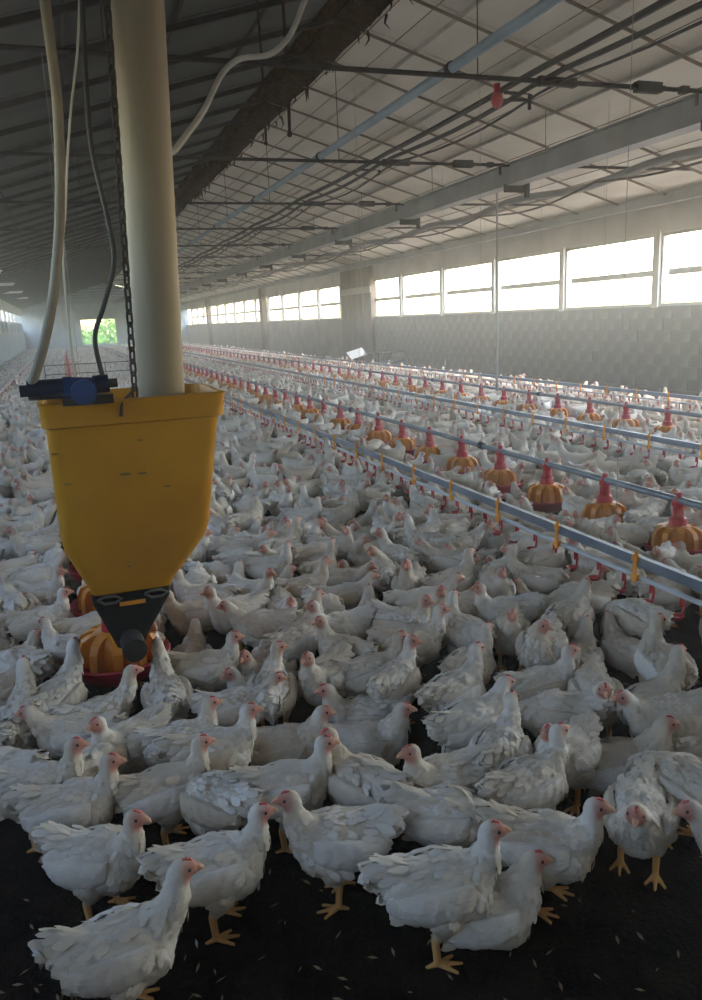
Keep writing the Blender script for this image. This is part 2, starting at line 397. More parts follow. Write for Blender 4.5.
tag(cob.build('hanging_dust', 'dust', ro), kind='stuff')

# eave beam on the right wall
tag(MB().beam((XR-.17, Y0, ZE-.06), (XR-.17, Y1, ZE-.06), .12, .16).build('trim_1', 'duct', smooth=False), 'pale beam along the right eave above the windows', 'beam', kind='structure')

# ================================================================== CEILING FITTINGS
RODS = [6.22+3.47*(k-2) for k in range(19) if 6.22+3.47*(k-2) < Y1-1]
turn_me = None
def turnbuckle_mesh():
    m = MB()
    m.box((-.16, -.022, .018), (.16, .022, .034)); m.box((-.16, -.022, -.034), (.16, .022, -.018)); m.box((-.18, -.03, -.036), (-.14, .03, .036)); m.box((.14, -.03, -.036), (.18, .03, .036))
    return m.mesh('turnbuckle', 'darksteel', smooth=False)
tb_me = turnbuckle_mesh()
clamp_me = MB().box((-.13, -.035, -.04), (.13, .035, .045)).box((-.18, -.02, -.02), (.18, .02, .02)).mesh('clamp', 'darksteel', smooth=False)
hook_me = MB().tube([(0, 0, 0), (.16, 0, 0), (.17, 0, -.02), (.17, 0, -.12)], .016, 6).box((-.02, -.03, -.03), (.06, .03, .03)).mesh('hook', 'darksteel')
order = ['first', 'second', 'third', 'fourth', 'fifth', 'sixth', 'seventh', 'eighth', 'ninth', 'tenth', 'eleventh', 'twelfth', 'thirteenth', 'fourteenth', 'fifteenth']
vis = 0
for y in RODS:
    if y < 5: lab, g = 'dark steel tie rod overhead, above the viewer', 'tie rods above the viewer'
    elif vis < 6: lab, g = '%s dark tie rod crossing below the roof, counted from the top of the picture' % order[vis], None; vis += 1
    else: lab, g = 'small dark tie rod among the closely packed distant rods', 'distant tie rods'
    o = thing('tie_rod', lab, 'tie rod', (0, y, 3.45), g)
    MB().tube([(XL+.75, 0, .0), (XC, 0, 0), (XR-.75, 0, .0)], .020, 6).build('rod', 'darksteel', o)
    cr_ = bpy.data.objects['ceiling_right']
    for x in (XC, XC+2.9, XC-2.9): MB().tube([(x, y, 3.47), (x, y, roof_z(x)-.09)], .005, 4).build('drop_rod', 'darksteel', cr_)
    for x in (4.15,): c = link('turnbuckle', tb_me, o); c.location.x = x
    c = link('clamp', clamp_me, o); c.location.x = 5.08
    c = link('hook', hook_me, o); c.location.x = 5.45
    c = link('hook', hook_me, o); c.location = (3.75, .12, -.07); c.scale = (1.3, .6, .3)
    MB().box((5.66, -.05, -.34), (6.02, -.02, -.24)).box((5.98, -.06, -.40), (6.03, .0, -.05)).build('bracket', 'darksteel', o, smooth=False)
# thick beam hung below the rods
bo = thing('service_beam', 'thick pale grey beam hung under the tie rods on the right', 'beam', (5.80, 0, 3.33))
MB().box((-.05, Y0, -.12), (.05, Y1, .12)).build('web', 'duct', bo, smooth=False)
MB().box((-.11, Y0, -.135), (.11, Y1, -.12)).box((-.11, Y0, .12), (.11, Y1, .135)).build('flange', 'duct', bo, smooth=False)
# drooping pipe farther right, along the roof slope
pts = []
for y in np.arange(Y0, Y1, .55): pts.append((7.35+.05*math.sin(y*.9), y, 3.33-.05*math.cos(y*2*math.pi/3.47)))
o = MB().tube(pts, .055, 8).build('sagging_pipe', 'duct'); tag(o, 'grey pipe sagging between hangers beside the thick beam', 'pipe')
pts = [(7.15+.12*math.sin(y*.6), y, 3.26-.12*abs(math.sin((y-6.22)*math.pi/3.47))) for y in np.arange(2, 40, .35)]
tag(MB().tube(pts, .016, 6).build('looped_cable', 'steel'), 'thin cable hanging in loops beside the sagging pipe', 'cable')
# blue pipe under the ridge
bp_ = thing('overhead_pipe', 'pale blue straight pipe running the length of the roof', 'pipe', (3.16, 0, 3.50))
MB().tube([(0, Y0, 0), (0, Y1, 0)], .042, 10).build('pipe_run', 'bluepipe', bp_)
for y in RODS: MB().tube([(0, y-.03, 0), (0, y+.03, 0)], .052, 10).build('pipe_collar', 'darksteel', bp_)
# black cables lying on the rods
for k, (x, z, rr, lab) in enumerate(((3.92, 3.52, .026, 'thick black cable lying over the tie rods, upper of the pair'), (4.05, 3.49, .022, 'black cable lying over the tie rods, lower of the pair'), (4.12, 3.45, .012, 'thin wandering wire beside the black cables'))):
    pts = []
    for y in np.arange(Y0, Y1, .5):
        sag = abs(math.sin((y-6.22)*math.pi/3.47)); wv = noise.noise(Vector((y*.35, k*9, 0)))
        pts.append((x+wv*.10, y, z-sag*(.03, .05, .10)[k]+.02*wv))
    tag(MB().tube(pts, rr, 6).build('cable', 'blackcable'), lab, 'cable')
rv = thing('red_valve', 'small red valve clipped to the black cables under the roof', 'valve', tuple(at_z(497, 100, 3.40)))
MB().sphere((0, 0, 0), .065, 12, 8, (.8, .9, 1.05)).tube([(0, 0, .05), (0, 0, .13)], .03, 8).build('valve_body', 'red', rv)
MB().tube([(.04, 0, 0), (.34, .02, .02)], .014, 6).tube([(.34, .02, .06), (.34, .02, -.06)], .016, 6).build('valve_outlet', 'darksteel', rv)
# light grey drop poles carrying feed line D
for k, (px, lab) in enumerate(((497, 'tall pale drop pole in front of the right-hand windows'),)):
    p = at_z(497, 230, 2.74); x0, y0 = 6.22, 6.22/7*12.17
    o = thing('drop_pole', lab, 'pole', (x0, y0, .42))
    MB().tube([(0, 0, 0), (0, 0, 2.95)], .017, 8).build('pole', 'duct', o)
    MB().tube([(0, 0, -.02), (0, 0, .08)], .03, 8).build('pole_clamp', 'duct', o)
# white bars painted in for light caught on the rod ends, far left
for k, y in enumerate((27.0, 34.0, 40.9, 47.9)):
    o = thing('lit_rod_bar', 'white bar painted as light on a rod far along the left roof, %s of four' % ('nearest', 'second', 'third', 'farthest')[k], 'bar', (-2.0, y, 3.38))
    MB().tube([(-.55, 0, 0), (.45, 0, 0)], .035, 8).build('tube', 'white', o)
    MB().box((-.6, -.05, .03), (.5, .05, .07)).build('bar_strip', 'white', o, smooth=False)

# ================================================================== LINES OF DRINKERS AND FEEDERS
def cup_mesh():
    m = MB()
    m.tube([(0, 0, .075), (0, 0, .03)], .007, 6)                                     # nipple
    m.tube([(.010, 0, .075), (.016, 0, .03), (.010, 0, -.005), (0, 0, -.022)], .006, 6)    # bowed arm
    m.lathe([(.004, -.030), (.020, -.028), (.030, -.012), (.033, -.008), (.028, -.008), (.018, -.020), (.002, -.022)], 10, (-.018, 0, 0))
    return m.mesh('cup', 'red')
cup_me = cup_mesh()
clip_me = MB().box((-.011, -.011, -.085), (-.002, .011, .055)).box((-.012, -.020, .022), (.012, .020, .045)).box((-.013, -.020, -.075), (.010, .020, -.045)).tube([(0, 0, .05), (0, 0, .068)], .008, 6).mesh('hanger_clip', 'clip', smooth=False)
def drinker_line(x, ya, yb, lab, yparts, phase=0.0, zo=0.0):
    o = thing('drinker_line', lab, 'drinker line', (x, 0, zo))
    MB().box((-.016, ya, .380), (.016, yb, .428)).build('support_bar', 'alubar', o, smooth=False)
    MB().tube([(0, ya, .322), (0, yb, .322)], .013, 8).build('water_pipe', 'waterpipe', o)
    rest = MB(); n = int((yb-ya)/.2)
    vs = [v.co.copy() for v in cup_me.vertices]; fs = [tuple(p.vertices) for p in cup_me.polygons]
    for k in range(n):
        y = ya+.1+k*.2+phase
        if y < yparts:
            c = link('cup', cup_me, o); c.location = (0, y, .238); c.rotation_euler.z = random.uniform(-.25, .25)+math.pi*(k % 2 == 0)*0
        else: rest.add([(v.x, v.y+y, v.z+.238) for v in vs], fs)
    if rest.v: tag(rest.build('cup_row', 'red', o), kind='stuff')
    for k in range(int((yb-ya)/.65)):
        y = ya+.32+k*.65
        if y < yparts+8: c = link('hanger_clip', clip_me, o); c.location = (-.017, y, .385)
    for y in RODS:
        if ya < y < yb: MB().tube([(0, y+.4, .43), (0, y+.4, 3.45)], .0018, 4).build('hanging_cord', 'duct', o)
    return o
drinker_line(2.48, -1.9, 64, 'nearest drinker line with red cups under a blue-grey bar, right of the hopper', 22, phase=.08)
drinker_line(4.98, -1.6, 64, 'red-cup drinker line between the two rows of pan feeders', 22)
drinker_line(7.55, -1.5, 64, 'red-cup drinker line farthest right, nearest the block wall', 24)
drinker_line(-1.43, -1.5, 64, 'red-cup drinker line on the far left behind the hose', 24)

RIM = .165
def dish_mesh():
    return MB().lathe([(.03, .075), (.12, .078), (.150, .10), (.190, .158), (.199, .166), (.203, .158), (.168, .088), (.125, .062), (.03, .06)], 24, close=True).mesh('dish', 'red')
def grill_parts():
    core = MB().lathe([(.055, .277), (.085, .268), (.105, .24), (.112, .20), (.112, .09)], 20).mesh('grill_core', 'orange')
    fins = []
    m = MB()                                                        # one outward bulging fin of the feeder grill
    prof = [(.055, .272), (.100, .270), (.135, .252), (.152, .215), (.155, .140), (.108, .130), (.108, .22)]
    n = len(prof); wv = .017
    vs = [(r, -wv, z) for r, z in prof]+[(r, wv, z) for r, z in prof]
    m.add(vs, [tuple(range(n)), tuple(reversed(range(n, 2*n)))]+[(i, i+n, (i+1) % n+n, (i+1) % n) for i in range(n)])
    return core, m.mesh('grill_fin', 'orange', smooth=False)
dish_me = dish_mesh(); core_me, fin_me = grill_parts()
cone_me = MB().lathe([(.056, .262), (.050, .318), (.037, .330), (.033, .39), (.040, .395), (.040, .42), (.022, .44), (.018, .475), (.0, .48)], 14).mesh('drop_cone', 'red')
def fins_joined(n):
    m = MB(); b = [v.co for v in fin_me.vertices]; f = [tuple(p.vertices) for p in fin_me.polygons]
    for k in range(n):
        R = Matrix.Rotation(2*math.pi*k/n, 3, 'Z'); m.add([R @ v for v in b], f)
    return m
far_grill_me = fins_joined(10).lathe([(.055, .277), (.085, .268), (.105, .24), (.112, .20), (.112, .09)], 12).mesh('grill', 'orange', smooth=False)
def pan_feeder(x, y, lab, g, near, zo=0.0, s=1.0):
    o = thing('pan_feeder', lab, 'pan feeder', (x, y, zo), g, random.uniform(0, .6)); o.scale = (s, s, 1)
    link('dish', dish_me, o)
    if near:
        c = link('grill', core_me, o)
        for k in range(10): fn = link('grill_fin', fin_me, c); fn.rotation_euler.z = 2*math.pi*k/10
    else: link('grill', far_grill_me, o)
    link('drop_cone', cone_me, o); return o
def feed_line(x, ya, yb, lab, zp=.43):
    o = thing('feed_pipe', lab, 'feed pipe', (x, 0, 0))
    MB().tube([(0, ya, zp), (0, yb, zp)], .023, 10).build('pipe_run', 'greypipe', o)
    for y in RODS:
        if ya < y < yb:
            MB().tube([(0, y-.03, zp), (0, y+.03, zp)], .032, 10).build('pipe_coupling', 'darksteel', o)
            MB().tube([(0, y, zp+.02), (0, y, 3.45)], .0018, 4).build('hanging_cord', 'duct', o)
    return o
def ordinal_from_right(k): return ('rightmost', 'second', 'third', 'fourth', 'fifth', 'sixth', 'seventh', 'eighth', 'ninth', 'tenth')[k]
BX, DX_ = 3.42, 6.25
feed_line(BX, -1.5, 64, 'galvanised feed pipe above the nearer row of pan feeders')
feed_line(DX_, -1.5, 64, 'galvanised feed pipe above the farther row of pan feeders')
def row(x, y_first, lo, hi, rowname):
    k = 0
    y = y_first-.71*int((y_first-.4)/.71)
    while y < hi:
        px = proj((x, y, .2))[0]
        if px > 715: lab, g = 'amber and red pan feeder of the %s row beyond the right edge' % rowname, 'pan feeders of the %s row beyond the edge' % rowname
        elif k < 10:
            lab = ('rightmost amber and red pan feeder in the %s row' if k == 0 else ordinal_from_right(k)+' amber and red pan feeder from the right in the %s row') % rowname; g = 'pan feeders of the %s row' % rowname; k += 1
        else: lab, g = 'small distant amber and red pan feeder in the %s row' % rowname, 'distant pan feeders of the %s row' % rowname
        pan_feeder(x, y, lab, g, y < 9); y += .71
row(BX, at_z(678, 537, RIM+.03)[1], 3, 48, 'nearer')
row(DX_, at_z(670, 432, RIM+.03)[1], 6, 48, 'farther')

# ================================================================== HOPPER AND WHAT HANGS AT IT
FX = .085
feed_line(FX, 3.34, 64, 'feed pipe leading away from the yellow hopper', .42)
for k in range(60):
    y = 3.42+.71*k
    if y > 44: break
    lab = ('red pan feeder directly behind the black foot of the hopper', 'second red pan feeder behind the hopper foot, half hidden', 'third red pan feeder behind the hopper, mostly hidden')[k] if k < 3 else 'pan feeder on the line hidden behind the yellow hopper'
    pan_feeder(.07, y, lab, None if k < 3 else 'pan feeders behind the hopper', k < 4, zo=.045, s=1.12 if k == 0 else 1)
hp = thing('feed_hopper', 'large tapered yellow plastic feed hopper hanging on a chain', 'hopper', (0, 0, 0))
def rrect(cx, cyy, hx, hy, rad, z, n=4):
    o = []
    for (sx, sy, a0) in ((1, 1, 0), (-1, 1, 90), (-1, -1, 180), (1, -1, 270)):
        for k in range(n+1):
            a = math.radians(a0+90*k/n); o.append((cx+sx*(hx-rad)+rad*math.cos(a), cyy+sy*(hy-rad)+rad*math.sin(a), z))
    return o
def loft(m, secs, caps=(False, False)):
    n = len(secs[0]); vs = [p for s in secs for p in s]; fs = []
    for i in range(len(secs)-1):
        for k in range(n): fs.append((i*n+k, i*n+(k+1) % n, (i+1)*n+(k+1) % n, (i+1)*n+k))
    if caps[0]: fs.append(tuple(reversed(range(n))))
    if caps[1]: fs.append(tuple(range((len(secs)-1)*n, len(secs)*n)))
    return m.add(vs, fs)
HY = 3.26
body = MB()
loft(body, [rrect(.140, HY-.01, .142, .125, .03, .545), rrect(.148, HY, .165, .14, .035, .60), rrect(.178, HY, .265, .215, .05, .775), rrect(.185, HY, .279, .228, .05, .83), rrect(.215, HY, .312, .255, .05, 1.24),
            rrect(.218, HY, .315, .258, .05, 1.255), rrect(.219, HY, .330, .272, .05, 1.26), rrect(.222, HY, .332, .274, .05, 1.335), rrect(.222, HY, .338, .280, .05, 1.345), rrect(.222, HY, .318, .260, .045, 1.348),
            rrect(.215, HY, .300, .243, .045, 1.235)])
body.build('hopper_body', 'hopper', hp)
loft(MB(), [rrect(.215, HY, .300, .243, .045, 1.238), rrect(.30, HY+.02, .06, .05, .03, 1.268)], (False, True)).build('feed_heap', 'feed', hp)
dm = MB()
for (px, py, sx, sz) in ((125, 474, .022, .006), (142, 473, .018, .005), (167, 486, .012, .004), (55, 454, .016, .004), (68, 484, .014, .005), (130, 565, .008, .008), (140, 440, .012, .004)):
    p = at_y(px, py, HY-.3); t = (p[2]-.83)/(1.24-.83); yf = HY-(.228+(.255-.228)*t if t > 0 else .228+t*.18)
    p = at_y(px, py, yf); dm.sphere((p[0], yf-.002, p[2]), 1, 10, 6, (sx, .004, sz))
dm.build('scuff_mark', 'hopperdirt', hp)
bt = loft(MB(), [rrect(.118, HY-.05, .055, .10, .03, .345), rrect(.120, HY-.05, .075, .115, .03, .40), rrect(.140, HY-.01, .150, .135, .03, .535), rrect(.140, HY-.01, .152, .137, .03, .575)], (True, True)).build('boot', 'black', hp)
MB().tube([(.125, HY-.27, .375), (.115, HY-.05, .385)], .047, 16).build('auger_cap', 'cap', bt)
for x in (.055, .235):
    MB().tube([(x-.045, HY-.152, .56), (x-.02, HY-.162, .572), (x+.02, HY-.162, .572), (x+.045, HY-.152, .555), (x+.02, HY-.158, .543), (x-.02, HY-.158, .543), (x-.045, HY-.152, .56)], .006, 6).build('latch', 'steel', bt)
MB().box((.09, HY-.158, .525), (.19, HY-.148, .540)).build('wear_strip', 'orange', bt, smooth=False)
# the fat pipe dropping into the hopper
A = Vector((.350, 3.30, 1.262)); B = Vector(tuple(at_y(137, 0, 3.05))); D = (B-A).normalized(); T = A+D*((4.12-A.z)/D.z)
fp = thing('fill_pipe', 'fat dusty beige pipe dropping into the yellow hopper', 'pipe', tuple(A))
MB().tube([(0, 0, 0), T-A], .091, 28).build('pipe_wall', 'pvc', fp)
MB().tube([(T-A)*.93, T-A], .102, 28).build('roof_collar', 'pvc', fp)
# blue motor unit lying over the left rim
zb = 1.398
bu = thing('switch_unit', 'dark blue cylindrical control unit lying on the left rim of the hopper', 'control unit', (0, 2.98, zb))
pL, pR = at_y(24, 390, 2.98)[0], at_y(112, 384, 2.98)[0]
MB().tube([(pL+.01, .02, 0), (pL+.14, .02, .0)], .036, 14).build('end_cylinder', 'navy', bu)
MB().tube([(pL+.13, .02, 0), (pL+.155, .02, .0)], .041, 14).build('joint_ring', 'blue', bu)
MB().tube([(pL+.15, .02, .0), (pL+.235, .01, -.006)], .039, 14).build('motor_body', 'blue', bu)
MB().tube([(pL+.195, -.085, -.012), (pL+.195, .05, -.012)], .043, 16).build('switch_face', 'blue', bu)
MB().tube([(pL+.23, .02, .006), (pR-.01, .02, .008)], .033, 14).build('cable_gland', 'navy', bu)
MB().tube([(pR-.01, .02, .008), (pR+.02, .02, .008)], .016, 8).build('stub', 'darksteel', bu)
MB().box((pL-.015, .0, -.02), (pL+.012, .04, .02)).build('end_cap', 'navy', bu, smooth=False)
MB().box((pL+.12, -.0, -.062), (pR, .05, -.03)).build('mount_plate', 'darksteel', bu, smooth=False)
# hose, cable, chain, pale cables
def on_plane(pts, yv): return [tuple(at_y(x, y, yy)) for (x, y), yy in zip(pts, yv)]
hs = on_plane([(42, -60), (45, 0), (57, 100), (60, 200), (55, 280), (45, 340), (32, 384)], [2.95, 2.95, 2.95, 2.95, 2.95, 2.97, 2.99])
top = Vector(hs[0]); hs = [(top.x-.04, 3.0, roof_z(top.x)-.05), (top.x-.02, 2.98, 3.3)]+hs
tag(MB().tube(smooth_path(hs), .0175, 10).build('hose', 'hose'), 'thick beige hose hanging down to the blue unit left of the pipe', 'hose')
cb = on_plane([(80, -60), (82, 0), (86, 80), (92, 150), (108, 220), (114, 262), (104, 305), (95, 338), (103, 379)], [3.0]*9)
top = Vector(cb[0]); cb = [(top.x-.03, 3.02, roof_z(top.x)-.05), (top.x, 3.0, 3.3)]+cb
tag(MB().tube(smooth_path(cb), .0085, 8).build('cable', 'blackcable'), 'thin black cable hanging between the hose and the chain', 'cable')
pc = on_plane([(78, -60), (78, 40), (70, 120), (66, 200), (66, 300)], [3.5]*5)
top = Vector(pc[0]); pc = [(top.x, 3.5, roof_z(top.x)-.05), (top.x, 3.5, 3.5)]+pc+[(pc[-1][0]+.01, 3.5, .46)]
tag(MB().tube(smooth_path(pc), .0055, 6).build('cord', 'palehose'), 'thin pale cord hanging right beside the thick hose', 'cord')
C0 = Vector((.225, 3.02, 1.345)); C1 = Vector(tuple(at_y(107, 0, 2.97))); cdv = (C1-C0).normalized(); CT = C0+cdv*((roof_z(.3)-.05-C0.z)/cdv.z)
ch = thing('chain', 'rusty steel chain holding the hopper, left of the fat pipe', 'chain', tuple(C0))
lk = []
for k in range(13):
    a = 2*math.pi*k/12; x, z = .011*math.cos(a), .021*math.sin(a)
    lk.append((x, 0, z+(.008 if math.sin(a) > 0 else -.008)))
lk_me = MB().tube(lk, .0045, 6, cap=False).mesh('link', 'darksteel')
L = (CT-C0).length; nl = int(L/.044); q = cdv.to_track_quat('Z', 'Y')
for k in range(nl):
    c = link('link', lk_me, ch); c.location = cdv*(.022+k*.044); c.rotation_mode = 'QUATERNION'
    c.rotation_quaternion = q @ Matrix.Rotation(math.pi/2*(k % 2), 3, 'Z').to_quaternion()
MB().tube([(0, 0, .03), (-.05, -.03, -.01), (-.06, -.04, -.06)], .006, 6).build('hook', 'darksteel', ch)
pa = on_plane([(322, -40), (305, 0), (290, 35), (270, 54), (240, 59), (222, 74), (205, 108), (190, 130), (168, 152)], [5.2, 5.2, 5.1, 5.1, 5.0, 4.9, 4.6, 4.4, 4.2])
p0 = Vector(pa[0]); p0 = (p0.x+.06, 5.25, roof_z(p0.x+.06)-.06)
o = MB().tube(smooth_path([p0]+pa+[(.55, 3.9, 2.62), (.42, 3.35, 2.45)]), .017, 8).build('cable', 'palehose')
tag(o, 'loose pale cable drooping from the ridge behind the fat pipe', 'cable')
for k, (px, y) in enumerate(((286, 6.0), (263, 8.0))):
    p = at_y(px, 70 if k == 0 else 95, y); zt = roof_z(p[0])-.06
    o = MB().tube([(p[0], y, zt), (p[0]+.01, y, p[2]-.1), (p[0], y, p[2]-.42)], .012, 6).sphere((p[0], y, p[2]-.43), .020, 8, 6).build('pull_cord', 'dust')
    tag(o, 'short dusty cord dangling from the ridge, %s of two' % ('right', 'left')[k], 'cord')

# low fence across the house and a white board
for k, (xa, xb, y, lab) in enumerate(((-.6, 1.9, 24.5, 'low dark wire fence section behind the hopper'), (7.75, 8.9, 20.6, 'low dark frame standing beside the block wall'))):
    o = thing('fence_panel', lab, 'fence', ((xa+xb)/2, y, 0)); h = (xb-xa)/2
    for z in (.62, .36): MB().tube([(-h, 0, z), (h, 0, z)], .014, 6).build('rail', 'darksteel', o)
    for x in np.linspace(-h, h, 4): MB().tube([(x, 0, 0), (x, 0, .64)], .014, 6).build('fence_post', 'darksteel', o)
wb = thing('notice_board', 'small tilted white board standing beside the block wall', 'board', (7.75, 21.3, 0))
MB().box((-.24, -.012, -.17), (.24, .012, .17), Matrix.Translation((0, 0, .60)) @ Matrix.Rotation(-.25, 4, 'Y') @ Matrix.Rotation(-1.0, 4, 'X')).build('board_face', 'white', wb, smooth=False)
MB().tube([(0, .03, 0), (0, .03, .56)], .015, 6).build('board_post', 'darksteel', wb)

# greenery outside the far opening
def bush(x, y, s, lab, seed):
    o = thing('bush', lab, 'bush', (x, y, -.12)); rr = random.Random(seed)
    MB().tube([(0, 0, 0), (.05*s, 0, .5*s)], .06*s, 6).build('stem', 'bark', o)
    m = MB()
    for i in range(500):
        d = Vector((rr.gauss(0, 1), rr.gauss(0, 1), rr.gauss(0, 1))).normalized()*s*(.55+.45*rr.random()); d.z = abs(d.z)*1.2+.15*s; l = .16*s
        a = Vector((rr.gauss(0, 1), rr.gauss(0, 1), rr.gauss(0, 1))).normalized(); b = a.cross(d).normalized()
        m.add([d-a*l, d+b*l*.4, d+a*l, d-b*l*.4], [(0, 1, 2, 3)])
    tag(m.build('foliage', 'leaf', o, smooth=False), kind='stuff')
for k, (x, y, s, lab) in enumerate(((2.0, 76, 1.5, 'pale green bush outside the far opening, on the left'), (4.2, 80, 2.0, 'pale green bush outside the far opening, on the right'))): bush(x, y, s, lab, k)

# ================================================================== HENS
ICO = None
def ico(sub=2):
    import bmesh
    b = bmesh.new(); bmesh.ops.create_icosphere(b, subdivisions=sub, radius=1)
    v = np.array([x.co[:] for x in b.verts]); b.verts.ensure_lookup_table(); f = [tuple(q.index for q in p.verts) for p in b.faces]; b.free(); return v, f
ICOV, ICOF = ico(2)
class Blob:
    def __init__(s): s.v = []; s.f = []; s.n = 0
    def ell(s, c, rad, pitch=0.0):
        v = ICOV*np.array(rad); cp, sp = math.cos(pitch), math.sin(pitch)
        v = np.stack([v[:, 0]*cp-v[:, 2]*sp, v[:, 1], v[:, 0]*sp+v[:, 2]*cp], 1)+np.array(c)
        s.v.append(v); s.f += [tuple(i+s.n for i in q) for q in ICOF]; s.n += len(v)
    def chain(s, pts, rads, flat=1.0):
        pts = [np.array(p, float) for p in pts]
        for i in range(len(pts)-1):
            d = np.linalg.norm(pts[i+1]-pts[i]); k = max(2, int(d/(.35*min(rads[i], rads[i+1])))+1)
            for j in range(k+1):
                t = j/k; rr = rads[i]*(1-t)+rads[i+1]*t; s.ell(pts[i]*(1-t)+pts[i+1]*t, (rr, rr*flat, rr))
def eval_mod(me, **mods):
    o = bpy.data.objects.new('tmp', me); COL.objects.link(o)
    for kind, props in mods.items():
        md = o.modifiers.new(kind, kind)
        for k, v in props.items(): setattr(md, k, v)
    dg = bpy.context.evaluated_depsgraph_get(); dg.update()
    new = bpy.data.meshes.new_from_object(o.evaluated_get(dg)); bpy.data.objects.remove(o); return new
def get_v(me):
    a = np.empty(len(me.vertices)*3, np.float32); me.vertices.foreach_get('co', a); return a.reshape(-1, 3).astype(float)
def set_v(me, v): me.vertices.foreach_set('co', v.astype(np.float32).ravel()); me.update()

# pose: body height offset, neck points with radii, head point, head yaw/pitch, legs
POSES = {
 'up':    dict(dz=0, neck=[(.070, 0, .200), (.104, 0, .248), (.114, 0, .292), (.120, 0, .328)], r=[.066, .043, .032, .0255], yaw=0, pitch=0),
 'tall':  dict(dz=0, neck=[(.070, 0, .205), (.110, 0, .258), (.132, 0, .312), (.148, 0, .360)], r=[.066, .046, .036, .0258], yaw=0, pitch=-.1),
 'fwd':   dict(dz=0, neck=[(.072, 0, .200), (.116, 0, .238), (.144, 0, .272), (.164, 0, .300)], r=[.068, .046, .035, .0258], yaw=0, pitch=-.15),
 'low':   dict(dz=0, neck=[(.075, 0, .185), (.122, 0, .185), (.156, 0, .150), (.176, 0, .095)], r=[.068, .046, .034, .0258], yaw=0, pitch=-1.0),
 'lookl': dict(dz=0, neck=[(.070, 0, .200), (.102, .004, .250), (.108, .012, .295), (.108, .018, .328)], r=[.066, .044, .034, .0258], yaw=1.25, pitch=-.05),
 'lookr': dict(dz=0, neck=[(.070, 0, .200), (.102, -.004, .250), (.108, -.012, .295), (.108, -.018, .328)], r=[.066, .044, .034, .0258], yaw=-1.25, pitch=-.05),
 'sit':   dict(dz=-.092, neck=[(.072, 0, .205), (.104, 0, .250), (.118, 0, .290), (.126, 0, .320)], r=[.068, .046, .035, .0258], yaw=0, pitch=-.08),
 'back':  dict(dz=0, neck=[(.070, 0, .205), (.092, .012, .255), (.086, .034, .292), (.070, .054, .315)], r=[.066, .046, .035, .0258], yaw=2.5, pitch=-.2),
}
HEADOFF = .010
def head_matrix(P):
    n = P['neck'][-1]; return Matrix.Translation((n[0], n[1], n[2]+P['dz'])) @ Matrix.Rotation(P['yaw'], 4, 'Z') @ Matrix.Rotation(-P['pitch'], 4, 'Y') @ Matrix.Translation((HEADOFF, 0, .004))
